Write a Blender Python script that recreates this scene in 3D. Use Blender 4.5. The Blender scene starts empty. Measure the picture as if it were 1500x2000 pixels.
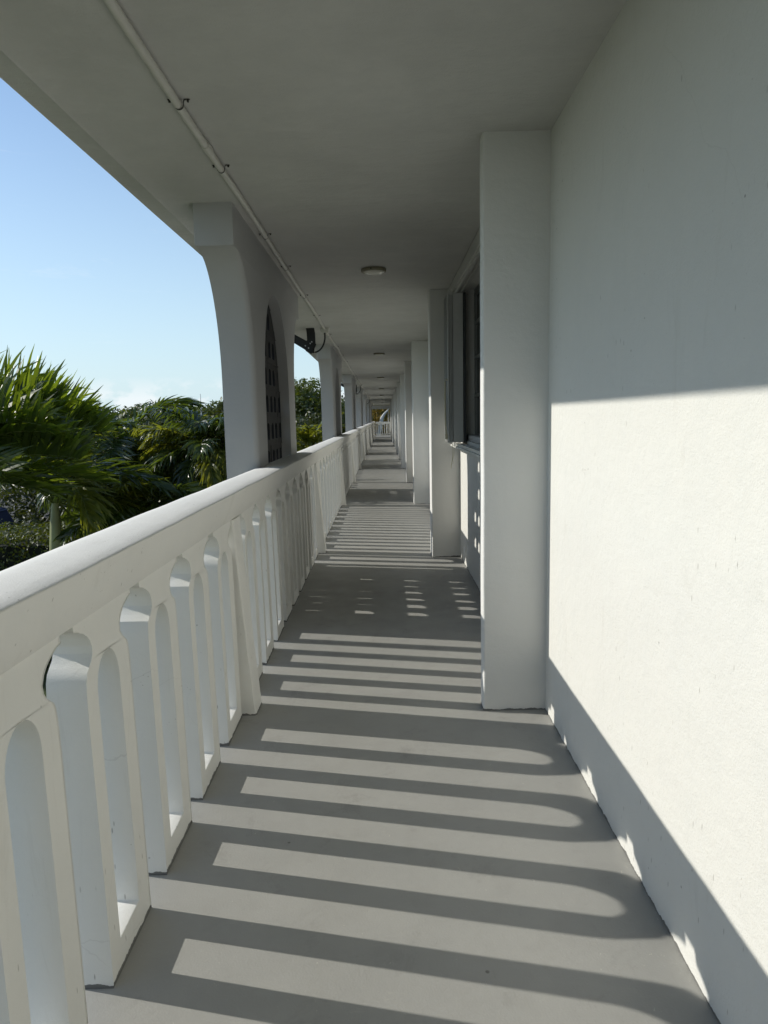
import bpy, bmesh, math, random
import numpy as np
from mathutils import Vector, Matrix
from mathutils.geometry import tessellate_polygon
from mathutils import noise as mnoise

S = bpy.context.scene
C = S.collection
rad = math.radians

# ------------------------------------------------------------------ materials
def new_mat(name):
    m = bpy.data.materials.new(name); m.use_nodes = True
    nt = m.node_tree; nt.nodes.clear()
    out = nt.nodes.new('ShaderNodeOutputMaterial')
    return m, nt, out

class NT:
    def __init__(s, nt): s.nt = nt
    def n(s, t, **kw):
        nd = s.nt.nodes.new(t)
        for k, v in kw.items(): setattr(nd, k, v)
        return nd
    def l(s, a, b): s.nt.links.new(a, b)
    def pos(s): return s.n('ShaderNodeNewGeometry').outputs['Position']
    def noise(s, vec, scale, detail=4, rough=.55, dist=0.):
        nd = s.n('ShaderNodeTexNoise'); nd.inputs['Scale'].default_value = scale
        nd.inputs['Detail'].default_value = detail; nd.inputs['Roughness'].default_value = rough
        nd.inputs['Distortion'].default_value = dist
        s.l(vec, nd.inputs['Vector']); return nd.outputs['Fac']
    def ramp(s, fac, a, b, ca=0., cb=1.):
        nd = s.n('ShaderNodeMapRange'); s.l(fac, nd.inputs[0])
        for i, v in enumerate((a, b, ca, cb)): nd.inputs[i+1].default_value = v
        return nd.outputs[0]
    def math(s, op, a, b=None):
        nd = s.n('ShaderNodeMath', operation=op)
        for i, v in enumerate((a, b)):
            if v is None: continue
            if isinstance(v, (int, float)): nd.inputs[i].default_value = v
            else: s.l(v, nd.inputs[i])
        return nd.outputs[0]
    def mix(s, fac, a, b):
        nd = s.n('ShaderNodeMix', data_type='RGBA')
        if isinstance(fac, (int, float)): nd.inputs[0].default_value = fac
        else: s.l(fac, nd.inputs[0])
        for i, v in ((6, a), (7, b)):
            if isinstance(v, tuple): nd.inputs[i].default_value = (*v, 1)
            else: s.l(v, nd.inputs[i])
        return nd.outputs[2]
    def scale(s, vec, sx, sy, sz):
        nd = s.n('ShaderNodeMapping'); nd.inputs['Scale'].default_value = (sx, sy, sz)
        s.l(vec, nd.inputs['Vector']); return nd.outputs[0]

def stucco(name, col, dark=.93, bump=.25, fine=220, grime=True, specks=True, rough=.75, coarse=35, und=.35, crack=.16):
    m, nt, out = new_mat(name); N = NT(nt); p = N.pos()
    big = N.ramp(N.noise(p, 1.3, 5, .6), .3, .7)
    med = N.ramp(N.noise(N.scale(p, 1, 1, .45), 9, 4, .6), .35, .75)
    c2 = tuple(c*dark for c in col)
    base = N.mix(N.math('MULTIPLY', big, .8), col, c2)
    base = N.mix(N.math('MULTIPLY', med, .35), base, (c2[0]*.97, c2[1]*.985, c2[2]*1.0))
    if specks:
        v = N.n('ShaderNodeTexVoronoi'); v.inputs['Scale'].default_value = 17
        N.l(p, v.inputs['Vector'])
        gate = N.ramp(N.noise(p, 2.7, 2), .55, .62)
        sp = N.math('MULTIPLY', N.ramp(v.outputs['Distance'], .035, .075, 1, 0), gate)
        base = N.mix(N.math('MULTIPLY', sp, .65), base, (.16, .14, .12))
        v2 = N.n('ShaderNodeTexVoronoi'); v2.inputs['Scale'].default_value = 60
        N.l(p, v2.inputs['Vector'])
        g2 = N.ramp(N.noise(p, 5, 2), .62, .68)
        sp2 = N.math('MULTIPLY', N.ramp(v2.outputs['Distance'], .08, .14, 1, 0), g2)
        base = N.mix(N.math('MULTIPLY', sp2, .45), base, (.2, .18, .15))
        v3 = N.n('ShaderNodeTexVoronoi'); v3.inputs['Scale'].default_value = 6.5
        N.l(N.scale(p, 6, 6, 1.4), v3.inputs['Vector'])
        g3 = N.ramp(N.noise(p, 1.9, 2), .53, .57)
        sp3 = N.math('MULTIPLY', N.ramp(v3.outputs['Distance'], .05, .10, 1, 0), g3)
        base = N.mix(N.math('MULTIPLY', sp3, .55), base, (.17, .15, .12))
        v4 = N.n('ShaderNodeTexVoronoi'); v4.feature = 'DISTANCE_TO_EDGE'; v4.inputs['Scale'].default_value = 1.1
        wn = N.n('ShaderNodeTexNoise'); wn.inputs['Scale'].default_value = 4; wn.inputs['Detail'].default_value = 5; N.l(p, wn.inputs['Vector'])
        vm = N.n('ShaderNodeMix', data_type='VECTOR'); vm.inputs[0].default_value = .12; N.l(p, vm.inputs[4]); N.l(wn.outputs['Color'], vm.inputs[5])
        N.l(vm.outputs[1], v4.inputs['Vector'])
        ck = N.math('MULTIPLY', N.ramp(v4.outputs['Distance'], .0005, .0016, 1, 0), N.ramp(N.noise(p, 1.3, 2), .54, .60))
        base = N.mix(N.math('MULTIPLY', ck, crack), base, (.25, .23, .2))
        # faint scuffs and drips with shapes of their own
        st = N.noise(N.scale(p, 6, 2.5, .5), 3.0, 5, .7, .6)
        base = N.mix(N.ramp(st, .60, .78, 0, .30), base, (c2[0]*.72, c2[1]*.7, c2[2]*.66))
    if grime:   # unpainted, dirty joint right along the floor line
        sx = N.n('ShaderNodeSeparateXYZ'); N.l(p, sx.inputs[0])
        lim = N.ramp(N.noise(p, 14, 3, .7), .3, .7, .001, .015)
        az = N.math('ABSOLUTE', sx.outputs[2])
        g = N.math('LESS_THAN', az, lim)
        base = N.mix(N.math('MULTIPLY', g, .85), base, (.07, .07, .065))
    b = N.n('ShaderNodeBsdfPrincipled')
    N.l(base, b.inputs['Base Color'])
    b.inputs['Roughness'].default_value = rough
    b.inputs['Specular IOR Level'].default_value = .3
    bp = N.n('ShaderNodeBump'); bp.inputs['Strength'].default_value = bump
    bp.inputs['Distance'].default_value = .004
    h = N.math('ADD', N.noise(p, fine, 3, .6), N.math('MULTIPLY', N.noise(p, coarse, 4, .6), 1.4))
    N.l(h, bp.inputs['Height']); 
    bp2 = N.n('ShaderNodeBump'); bp2.inputs['Strength'].default_value = und
    bp2.inputs['Distance'].default_value = .02
    N.l(N.noise(N.scale(p, .45, 1, 1), 5.5, 4, .55), bp2.inputs['Height']); N.l(bp.outputs[0], bp2.inputs['Normal'])
    N.l(bp2.outputs[0], b.inputs['Normal']); N.l(b.outputs[0], out.inputs[0])
    return m

def plain(name, col, rough=.5, metal=0., vary=.1, bump=0., scale=20):
    m, nt, out = new_mat(name); N = NT(nt); p = N.pos()
    b = N.n('ShaderNodeBsdfPrincipled')
    c2 = tuple(c*(1-vary) for c in col)
    N.l(N.mix(N.ramp(N.noise(p, scale, 4), .3, .7), col, c2), b.inputs['Base Color'])
    b.inputs['Roughness'].default_value = rough; b.inputs['Metallic'].default_value = metal
    if bump:
        bp = N.n('ShaderNodeBump'); bp.inputs['Strength'].default_value = bump; bp.inputs['Distance'].default_value = .003
        N.l(N.noise(p, scale*4, 3), bp.inputs['Height']); N.l(bp.outputs[0], b.inputs['Normal'])
    N.l(b.outputs[0], out.inputs[0]); return m

def leafmat(name, col, col2, trans=.35, rough=.35, tcol=None, scale=1.5, fold=False):
    m, nt, out = new_mat(name); N = NT(nt); p = N.pos()
    f = N.ramp(N.noise(p, scale, 3, .7), .32, .68)
    f2 = N.ramp(N.noise(p, scale*9, 2, .7), .35, .65)
    c = N.mix(N.math('MULTIPLY', N.math('ADD', f, f2), .5), col, col2)
    b = N.n('ShaderNodeBsdfPrincipled'); N.l(c, b.inputs['Base Color'])
    b.inputs['Roughness'].default_value = rough; b.inputs['Specular IOR Level'].default_value = .5
    t = N.n('ShaderNodeBsdfTranslucent')
    tc = tcol or (min(col2[0]*2.4, .6), min(col2[1]*2.2, .7), col2[2]*.7)
    t.inputs[0].default_value = (*tc, 1)
    mx = N.n('ShaderNodeMixShader'); mx.inputs[0].default_value = trans
    N.l(b.outputs[0], mx.inputs[1]); N.l(t.outputs[0], mx.inputs[2]); N.l(mx.outputs[0], out.inputs[0])
    return m

WHITE = (.80, .785, .72)
M = {}
M['wall'] = stucco('painted_stucco_wall', (.66, .655, .615), .95, .40, 180, crack=.10)
M['rail'] = stucco('painted_cast_concrete', (.78, .772, .73), .93, .22, 260)
M['rail_top'] = M['rail']
M['pillar'] = stucco('painted_stucco_pillar', (.70, .70, .675), .95, .25, 200, specks=False)
M['pier'] = stucco('painted_stucco_pier', (.46, .46, .455), .95, .25, 200, specks=False)  # same white paint as the pillars, with shade darkened into the base colour
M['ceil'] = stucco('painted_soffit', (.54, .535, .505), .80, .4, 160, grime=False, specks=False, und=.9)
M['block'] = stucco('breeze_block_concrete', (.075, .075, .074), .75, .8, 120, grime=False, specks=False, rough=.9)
M['slot'] = plain('shaded_slot_lining', (.018, .019, .022), .9)  # near-black colour paints the shade inside the block slots
M['pipe'] = plain('painted_conduit', (.56, .55, .50), .45, 0, .08, .1)
M['black'] = plain('black_steel', (.012, .012, .012), .4, .2, .2)
M['cable'] = plain('black_cable', (.01, .01, .01), .6)
M['steel'] = plain('bolt_steel', (.5, .5, .5), .35, 1.)
M['dark'] = plain('strap_dark', (.03, .028, .02), .6)
M['lampring'] = plain('lamp_ring', (.27, .25, .17), .45)
M['alu'] = plain('shutter_aluminium', (.60, .61, .59), .4, .0, .06)
M['alu_dark'] = plain('shutter_dark_channel', (.05, .055, .06), .5)  # even dark tone of the wall channel
M['alu_white'] = plain('white_aluminium', (.62, .62, .58), .4)
M['cord'] = plain('cream_cord', (.70, .66, .48), .6)
M['frame'] = plain('window_frame', (.22, .23, .22), .4)

def floor_mat():
    m, nt, out = new_mat('grey_deck_paint'); N = NT(nt); p = N.pos()
    a = N.ramp(N.noise(p, 1.1, 5, .65), .3, .7)
    c = N.mix(a, (.330, .328, .308), (.290, .290, .275))
    c = N.mix(N.ramp(N.noise(p, 7, 6, .7), .5, .8, 0, .35), c, (.24, .235, .215))
    # pale scuffs
    s1 = N.noise(N.scale(p, 3, 9, 1), 2.2, 6, .75, 1.2)
    c = N.mix(N.ramp(s1, .62, .70, 0, .22), c, (.42, .41, .36))
    s3 = N.noise(N.scale(p, 8, 3, 1), 6.0, 4, .75, 2.0)
    c = N.mix(N.ramp(s3, .685, .70, 0, .5), c, (.6, .57, .5))
    # worn dark track and stains
    s2 = N.noise(N.scale(p, 1.2, 1, 1), 2.7, 6, .8, .4)
    c = N.mix(N.ramp(s2, .56, .74, 0, .5), c, (.18, .175, .16))
    v = N.n('ShaderNodeTexVoronoi'); v.inputs['Scale'].default_value = 5.5; N.l(p, v.inputs['Vector'])
    g = N.ramp(N.noise(p, 1.7, 2), .56, .6)
    sp = N.math('MULTIPLY', N.ramp(v.outputs['Distance'], .02, .04, 1, 0), g)
    c = N.mix(N.math('MULTIPLY', sp, .8), c, (.08, .075, .07))
    # faint dried-puddle rings
    v2 = N.n('ShaderNodeTexVoronoi'); v2.inputs['Scale'].default_value = 1.6; N.l(p, v2.inputs['Vector'])
    ring = N.math('SINE', N.math('MULTIPLY', v2.outputs['Distance'], 170.))
    rm = N.math('MULTIPLY', N.ramp(v2.outputs['Distance'], .05, .075, 1, 0), N.ramp(ring, .3, 1))
    c = N.mix(N.math('MULTIPLY', rm, .22), c, (.17, .165, .15))
    b = N.n('ShaderNodeBsdfPrincipled'); N.l(c, b.inputs['Base Color'])
    N.l(N.ramp(N.noise(p, 5, 5), .3, .7, .42, .62), b.inputs['Roughness'])
    b.inputs['Specular IOR Level'].default_value = .35
    bp = N.n('ShaderNodeBump'); bp.inputs['Strength'].default_value = .25; bp.inputs['Distance'].default_value = .003
    h = N.math('ADD', N.noise(p, 150, 3), N.math('MULTIPLY', N.noise(p, 30, 5), 1.2))
    N.l(h, bp.inputs['Height']); N.l(bp.outputs[0], b.inputs['Normal'])
    N.l(b.outputs[0], out.inputs[0]); return m
M['floor'] = floor_mat()

def lamp_dome_mat():
    m, nt, out = new_mat('frosted_glass_dome'); N = NT(nt)
    b = N.n('ShaderNodeBsdfPrincipled'); b.inputs['Base Color'].default_value = (.72, .71, .62, 1)
    b.inputs['Roughness'].default_value = .22; N.l(b.outputs[0], out.inputs[0]); return m
M['dome'] = lamp_dome_mat()
def glass_mat():
    m, nt, out = new_mat('dark_window_glass'); N = NT(nt)
    b = N.n('ShaderNodeBsdfPrincipled'); b.inputs['Base Color'].default_value = (.012, .014, .015, 1)
    b.inputs['Roughness'].default_value = .06; N.l(b.outputs[0], out.inputs[0]); return m
M['glass'] = glass_mat()

M['palm'] = leafmat('palm_leaf', (.025, .046, .014), (.050, .078, .018), .27, .26, (.24, .33, .025))
M['palm2'] = leafmat('palm_leaf_yellowish', (.05, .08, .014), (.10, .12, .018), .36, .33, (.40, .42, .03))
M['palm3'] = leafmat('palm_leaf_backlit', (.026, .046, .011), (.05, .075, .013), .40, .30, (.30, .40, .022))
M['rachis'] = plain('palm_rachis', (.16, .20, .05), .4, 0, .3)
M['shaft'] = plain('palm_crownshaft', (.33, .36, .17), .45, 0, .35, .3, 3)
M['trunk'] = plain('tree_bark', (.20, .17, .13), .85, 0, .4, .8, 6)
M['palmtrunk'] = plain('palm_trunk', (.27, .25, .19), .8, 0, .35, .8, 5)
M['leaf'] = leafmat('tree_leaf', (.03, .05, .010), (.075, .10, .016), .25, .45)
M['leaf_dark'] = leafmat('dark_tree_leaf', (.022, .034, .012), (.045, .06, .016), .2, .5)
M['leaf_gold'] = leafmat('golden_tree_leaf', (.13, .10, .012), (.30, .20, .02), .3, .5, (.5, .33, .03), .6)
M['hedge'] = leafmat('hedge_leaf', (.035, .058, .012), (.085, .11, .02), .2, .55, None, 3)
M['core'] = plain('hedge_twigs', (.012, .014, .008), .9)

def grass_mat():
    m, nt, out = new_mat('lawn'); N = NT(nt); p = N.pos()
    c = N.mix(N.ramp(N.noise(p, .35, 6, .7), .35, .65), (.045, .075, .02), (.095, .115, .04))
    c = N.mix(N.ramp(N.noise(p, 14, 4, .7), .45, .7, 0, .6), c, (.03, .05, .012))
    b = N.n('ShaderNodeBsdfPrincipled'); N.l(c, b.inputs['Base Color']); b.inputs['Roughness'].default_value = .9
    bp = N.n('ShaderNodeBump'); bp.inputs['Strength'].default_value = 1; bp.inputs['Distance'].default_value = .05
    N.l(N.noise(p, 30, 4), bp.inputs['Height']); N.l(bp.outputs[0], b.inputs['Normal'])
    N.l(b.outputs[0], out.inputs[0]); return m
M['grass'] = grass_mat()
M['asphalt'] = plain('asphalt', (.055, .055, .055), .9, 0, .3, .5, 8)
M['roof'] = plain('grey_shingle_roof', (.17, .17, .19), .8, 0, .3, .5, 4)
M['house'] = plain('house_wall', (.55, .52, .45), .8, 0, .1)
M['carblue'] = plain('navy_car_paint', (.006, .010, .045), .6)
M['tyre'] = plain('tyre_rubber', (.02, .02, .02), .8)
M['pole'] = plain('white_pole', (.55, .55, .52), .5)

# ------------------------------------------------------------------ object helpers
def link(name, me, mat=None, parent=None, smooth=None):
    o = bpy.data.objects.new(name, me); C.objects.link(o)
    if mat is not None and not me.materials:
        me.materials.append(mat)
    if parent is not None: o.parent = parent
    if smooth is not None:
        me.shade_smooth(); me.set_sharp_from_angle(angle=rad(smooth))
    return o

def tag(o, label, cat, group=None, kind=None):
    if label: o['label'] = label
    if cat: o['category'] = cat
    if group: o['group'] = group
    if kind: o['kind'] = kind
    return o

def thing(name, label, cat, loc=(0, 0, 0), group=None):
    o = bpy.data.objects.new(name, None); C.objects.link(o); o.location = loc
    o.empty_display_size = .1
    return tag(o, label, cat, group)

def bm_mesh(bm, name):
    bmesh.ops.recalc_face_normals(bm, faces=bm.faces)
    me = bpy.data.meshes.new(name); bm.to_mesh(me); bm.free(); return me

def bevel_sharp(bm, off, seg=2, ang=35):
    bm.normal_update()
    es = [e for e in bm.edges if len(e.link_faces) == 2 and e.calc_face_angle(0) > rad(ang)]
    if es: bmesh.ops.bevel(bm, geom=es, offset=off, segments=seg, affect='EDGES', profile=.6, clamp_overlap=True)

def add_box(bm, a, b):
    x0, y0, z0 = a; x1, y1, z1 = b
    v = [bm.verts.new(p) for p in ((x0,y0,z0),(x1,y0,z0),(x1,y1,z0),(x0,y1,z0),(x0,y0,z1),(x1,y0,z1),(x1,y1,z1),(x0,y1,z1))]
    for f in ((0,3,2,1),(4,5,6,7),(0,1,5,4),(1,2,6,5),(2,3,7,6),(3,0,4,7)):
        bm.faces.new([v[i] for i in f])

def box_mesh(name, a, b, bev=.003, seg=2):
    bm = bmesh.new(); add_box(bm, a, b)
    if bev: bevel_sharp(bm, bev, seg)
    return bm_mesh(bm, name)

def add_prism(bm, loops, x0, x1, axis='x', sides=True, lean=0.):
    """loops: outer + holes of (u,v). Extruded along x between x0 and x1 (u->y, v->z)."""
    flat = [p for lp in loops for p in lp]
    tris = tessellate_polygon([[Vector((u, v, 0)) for u, v in lp] for lp in loops])
    def P(x, u, v):
        x = x + lean*v
        return (x, u, v) if axis == 'x' else ((u, x, v) if axis == 'y' else (u, v, x))
    A = [bm.verts.new(P(x0, *p)) for p in flat]; B = [bm.verts.new(P(x1, *p)) for p in flat]
    for t in tris:
        try:
            bm.faces.new([A[i] for i in t]); bm.faces.new([B[i] for i in reversed(t)])
        except ValueError: pass
    i0 = 0
    for k, lp in enumerate(loops):
        n = len(lp)
        if sides is True or (sides == 'holes' and k > 0):
            for i in range(n):
                j = (i+1) % n
                bm.faces.new((A[i0+i], A[i0+j], B[i0+j], B[i0+i]))
        i0 += n

def tube(bm, pts, r, seg=10, caps=True):
    pts = [Vector(p) for p in pts]; rings = []
    rr = r if isinstance(r, (list, tuple)) else [r]*len(pts)
    ref = Vector((0, 0, 1))
    for i, p in enumerate(pts):
        t = (pts[min(i+1, len(pts)-1)] - pts[max(i-1, 0)]).normalized()
        if abs(t.dot(ref)) > .95: ref = Vector((1, 0, 0))
        u = t.cross(ref).normalized(); w = t.cross(u).normalized()
        rings.append([bm.verts.new(p + (u*math.cos(2*math.pi*k/seg) + w*math.sin(2*math.pi*k/seg))*rr[i]) for k in range(seg)])
    for a, b in zip(rings, rings[1:]):
        for k in range(seg):
            bm.faces.new((a[k], a[(k+1) % seg], b[(k+1) % seg], b[k]))
    if caps:
        bm.faces.new(rings[0][::-1]); bm.faces.new(rings[-1])

def lathe(bm, prof, c=(0, 0, 0), seg=32):
    rings = []
    for r, z in prof:
        if r < 1e-5: rings.append([bm.verts.new((c[0], c[1], c[2]+z))])
        else: rings.append([bm.verts.new((c[0]+r*math.cos(2*math.pi*k/seg), c[1]+r*math.sin(2*math.pi*k/seg), c[2]+z)) for k in range(seg)])
    for a, b in zip(rings, rings[1:]):
        for k in range(seg):
            k2 = (k+1) % seg
            if len(a) == 1 and len(b) == 1: continue
            if len(a) == 1: bm.faces.new((a[0], b[k2], b[k]))
            elif len(b) == 1: bm.faces.new((a[k], a[k2], b[0]))
            else: bm.faces.new((a[k], a[k2], b[k2], b[k]))

# ------------------------------------------------------------------ dimensions (metres; camera at x=0, y=0)
XW = .771          # right wall face
YB = -18.0
XU = -.73          # inner face of the balusters
YEND = 58.0
def zc(y): return 2.70 - .0045*max(0., y-6.)   # soffit height, it sags a little with distance

# ------------------------------------------------------------------ ground, floor, ceiling
bm = bmesh.new()
R = 700
vs = [bm.verts.new(p) for p in ((-R, -R, -3.05), (R, -R, -3.05), (R, R, -3.05), (-R, R, -3.05))]
bm.faces.new(vs)
tag(link('ground', bm_mesh(bm, 'ground'), M['grass']), 'green lawn around the building', None, kind='structure')
bm = bmesh.new()
vs = [bm.verts.new(p) for p in ((-30, 19, -3.046), (-9.5, 19, -3.046), (-9.5, 60, -3.046), (-30, 60, -3.046))]
bm.faces.new(vs)
tag(link('road', bm_mesh(bm, 'road'), M['asphalt']), 'asphalt parking lane beyond the hedge', None, kind='structure')

bm = bmesh.new()
add_box(bm, (-1.12, YB, -.22), (XW+.18, YEND+.4, 0))
bevel_sharp(bm, .006)
tag(link('floor', bm_mesh(bm, 'floor'), M['floor']), 'grey painted concrete walkway floor', None, kind='structure')

# ceiling slab: profile swept along y, slightly uneven like hand-trowelled plaster
prof = [(.95, 0), (.6, 0), (.2, 0), (-.2, 0), (-.6, 0), (-.9, 0), (-1.1, -.004), (-1.235, -.006), (-1.25, -.012), (-1.262, -.006), (-1.36, -.002), (-1.372, .006), (-1.372, .28), (.95, .28)]
ys = [YB + i*.35 for i in range(int((YEND+1-YB)/.35)+1)]
verts, faces = [], []
for y in ys:
    for k, (x, dz) in enumerate(prof):
        w = 0 if dz > .1 else .004*mnoise.noise(Vector((x*1.3, y*.8, 3.1)))
        step = -.010 if y > 9.9 else 0
        xx = x + (.004*mnoise.noise(Vector((0, y*.9, 7.7))) if k in (10, 11, 12) else 0)
        verts.append((xx, y, zc(y) + dz + w + (step if dz < .1 else 0)))
n = len(prof)
for i in range(len(ys)-1):
    for k in range(n):
        a = i*n+k; b = i*n+(k+1) % n
        faces.append((a, b, b+n, a+n))
faces.append(tuple(range(n))); faces.append(tuple(reversed(range((len(ys)-1)*n, len(ys)*n))))
me = bpy.data.meshes.new('ceiling'); me.from_pydata(verts, [], faces); me.update()
bm = bmesh.new(); bm.from_mesh(me); bmesh.ops.recalc_face_normals(bm, faces=bm.faces); bm.to_mesh(me); bm.free()
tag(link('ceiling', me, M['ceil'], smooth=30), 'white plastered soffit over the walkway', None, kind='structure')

# ------------------------------------------------------------------ right wall with window opening
WY0, WY1, WZ0, WZ1 = 4.35, 6.78, 1.215, 2.60
bm = bmesh.new()
add_prism(bm, [[(YB, -3.05), (YEND, -3.05), (YEND, 2.55), (30, 2.70), (6, 2.80), (YB, 2.80)],
               [(WY0, WZ0), (WY1, WZ0), (WY1, WZ1), (WY0, WZ1)]], XW, XW+.20)
tag(link('building_wall', bm_mesh(bm, 'building_wall'), M['wall']), 'long cream white stucco wall on the right, sunlit in the foreground', 'wall')

# window
win = thing('window', 'dark window in the right wall between the first two pillars', 'window', (XW, (WY0+WY1)/2, WZ0))
def loc(me, root):
    me.transform(Matrix.Translation(-root.location)); return me
bm = bmesh.new(); xa, xb = XW+.09, XW+.14
for (a, b) in (((xa, WY0+.002, WZ0+.002), (xb, WY1-.002, WZ0+.07)), ((xa, WY0+.002, WZ1-.06), (xb, WY1-.002, WZ1-.002)),
               ((xa, WY0+.002, WZ0+.07), (xb, WY0+.06, WZ1-.06)), ((xa, WY1-.06, WZ0+.07), (xb, WY1-.002, WZ1-.06)),
               ((xa, 5.53, WZ0+.07), (xb, 5.59, WZ1-.06))):
    add_box(bm, a, b)
for z in (1.62, 1.96, 2.27):
    add_box(bm, (xa-.008, WY0+.06, z), (xb, 5.53, z+.03)); add_box(bm, (xa-.008, 5.59, z), (xb, WY1-.06, z+.03))
link('frame', loc(bm_mesh(bm, 'window_frame'), win), M['frame'], win)
link('pane', loc(box_mesh('pane', (xa+.02, WY0+.05, WZ0+.05), (xa+.03, WY1-.05, WZ1-.05), 0), win), M['glass'], win)
bm = bmesh.new(); add_box(bm, (XW+.02, WY0+.003, WZ0+.001), (xa-.004, WY1-.003, WZ0+.055)); bevel_sharp(bm, .006)
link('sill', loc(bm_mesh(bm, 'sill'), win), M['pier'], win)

# storm shutter: header track, sill track, folded stack of blades
sh = thing('storm_shutter', 'grey accordion storm shutter folded open beside the dark window', 'shutter', (.70, 6.75, 1.19))
HX = .665
bm = bmesh.new()
add_box(bm, (HX, 3.9, 2.585), (XW-.002, 7.2, 2.688)); add_box(bm, (HX+.012, 3.9, 2.555), (HX+.03, 7.2, 2.585)); add_box(bm, (HX+.055, 3.9, 2.555), (HX+.07, 7.2, 2.585))
bevel_sharp(bm, .003)
link('header_track', loc(bm_mesh(bm, 'header_track'), sh), M['alu_white'], sh)
bm = bmesh.new()
add_box(bm, (HX+.005, 3.9, 1.150), (XW-.002, 7.2, 1.168)); add_box(bm, (HX+.02, 3.9, 1.168), (HX+.028, 7.2, 1.195)); add_box(bm, (HX+.058, 3.9, 1.168), (HX+.066, 7.2, 1.195))
for y in (4.4, 5.2, 6.0, 6.72, 7.1): add_box(bm, (HX+.075, y, 1.135), (XW-.004, y+.03, 1.150))
bevel_sharp(bm, .002)
link('sill_track', loc(bm_mesh(bm, 'sill_track'), sh), M['alu_white'], sh)
# blades: interlocked channels seen end on
for i in range(7):
    y = 6.665 + i*.055; bm = bmesh.new()
    t = .004
    pts = [(.598, 0), (.612, .016), (.640, .020), (.668, .010), (.70, .004), (.742, .016)]
    lp = [(x, y+d) for x, d in pts] + [(x, y+d+t+.006) for x, d in reversed(pts)]
    add_prism(bm, [lp], 1.205, 2.55, axis='z')
    link('blade', loc(bm_mesh(bm, 'blade'), sh), M['alu'], sh)
bm = bmesh.new()
add_box(bm, (.600, 6.640, 1.20), (.612, 6.668, 2.57)); add_box(bm, (.620, 6.642, 1.19), (.630, 6.664, 2.60)); add_box(bm, (.634, 6.646, 1.20), (.642, 6.666, 2.57))
bevel_sharp(bm, .002)
link('lock_bar', loc(bm_mesh(bm, 'lock_bar'), sh), M['alu'], sh)
link('end_plate', loc(box_mesh('end_plate', (.650, 6.652, 1.205), (.742, 6.664, 2.555), .002), sh), M['alu'], sh)
link('wall_channel', loc(box_mesh('wall_channel', (.748, 6.66, 1.20), (XW-.001, 6.80, 2.56), .002), sh), M['alu_dark'], sh)
bm = bmesh.new(); tube(bm, [(.598, 6.65, 1.775), (.588, 6.645, 1.785), (.578, 6.64, 1.78), (.573, 6.64, 1.76), (.572, 6.64, 1.60), (.574, 6.64, 1.40), (.580, 6.64, 1.27)], .008, 8)
tube(bm, [(.580, 6.64, 1.285), (.582, 6.64, 1.235)], .013, 8)
link('wand', loc(bm_mesh(bm, 'wand'), sh), M['cord'], sh)
bm = bmesh.new()
tube(bm, [(.637, 6.63, 1.20), (.640, 6.63, 1.12), (.636, 6.63, 1.05), (.630, 6.63, 1.025)], .0025, 6)
tube(bm, [(.629, 6.63, 1.02), (.622, 6.63, .99), (.626, 6.63, .965)], .003, 6)
tube(bm, [(.655, 6.64, 1.20), (.652, 6.635, 1.11), (.634, 6.63, 1.03)], .0018, 6)
tube(bm, [(.634, 6.63, 1.03), (.648, 6.63, 1.02), (.640, 6.63, .995), (.628, 6.63, 1.02)], .0018, 6)
link('pull_cord', loc(bm_mesh(bm, 'pull_cord'), sh), M['cord'], sh)
bm = bmesh.new(); tube(bm, [(.606, 6.639, 1.975), (.606, 6.630, 1.975)], .007, 8)
link('lock', loc(bm_mesh(bm, 'lock'), sh), M['steel'], sh)

# ------------------------------------------------------------------ pillars on the right
ordn = ['first', 'second', 'third', 'fourth', 'fifth', 'sixth', 'seventh', 'eighth', 'ninth', 'tenth', 'eleventh', 'twelfth', 'thirteenth', 'fourteenth', 'fifteenth']
rng = random.Random(5)
py = [(-12.5, .28, .478), (-8.3, .28, .478), (-4.1, .28, .478), (3.356, .10, .466), (7.25, .28, .478), (11.76, .28, .480), (15.69, .28, .480), (20.05, .28, .482), (24.2, .28, .482), (28.4, .28, .482), (32.6, .28, .484), (36.8, .28, .484), (41.0, .28, .484), (45.2, .28, .484), (49.4, .28, .484), (53.6, .28, .484)]
plab = ['white stucco pillar nearest the camera on the right, dark grimy line at its foot', 'white pillar just behind the folded storm shutter']
for i, (y, d, x0) in enumerate(py):
    bm = bmesh.new()
    nz = 26; rows = []
    top = zc(y)+.03
    loop = [(x0, 0), (XW+.004, 0), (XW+.004, d), (x0, d)]
    # rounded near-left arris, slightly wavy
    for k in range(nz+1):
        z = top*k/nz; r = .010
        wv = .0025*mnoise.noise(Vector((i*3., 0, z*2.3))); wy = .0025*mnoise.noise(Vector((i*3.+9, 0, z*2.1)))
        ring = []
        for a in (0, 30, 60, 90): ring.append((x0+wv+r-r*math.cos(rad(a)), y+wy+r-r*math.sin(rad(a))))
        ring += [(XW+.004, y+wy), (XW+.004, y+d)]
        for a in (90, 60, 30, 0): ring.append((x0+wv+r-r*math.cos(rad(a)), y+d-r+r*math.sin(rad(a))))
        rows.append([bm.verts.new((p[0], p[1], z)) for p in ring])
    for a, b in zip(rows, rows[1:]):
        for q in range(len(a)): bm.faces.new((a[q], a[(q+1) % len(a)], b[(q+1) % len(a)], b[q]))
    bm.faces.new(rows[-1]); bm.faces.new(rows[0][::-1])
    j = i-3
    lab = '%s white pillar along the right wall behind the camera' % ordn[2-i] if j < 0 else (plab[j] if j < 2 else '%s white pillar along the right wall counting from the camera' % ordn[j])
    tag(link('pillar', loc_me := bm_mesh(bm, 'pillar'), M['pillar'], smooth=40), lab, 'pillar', 'pillars along the right wall')

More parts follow.
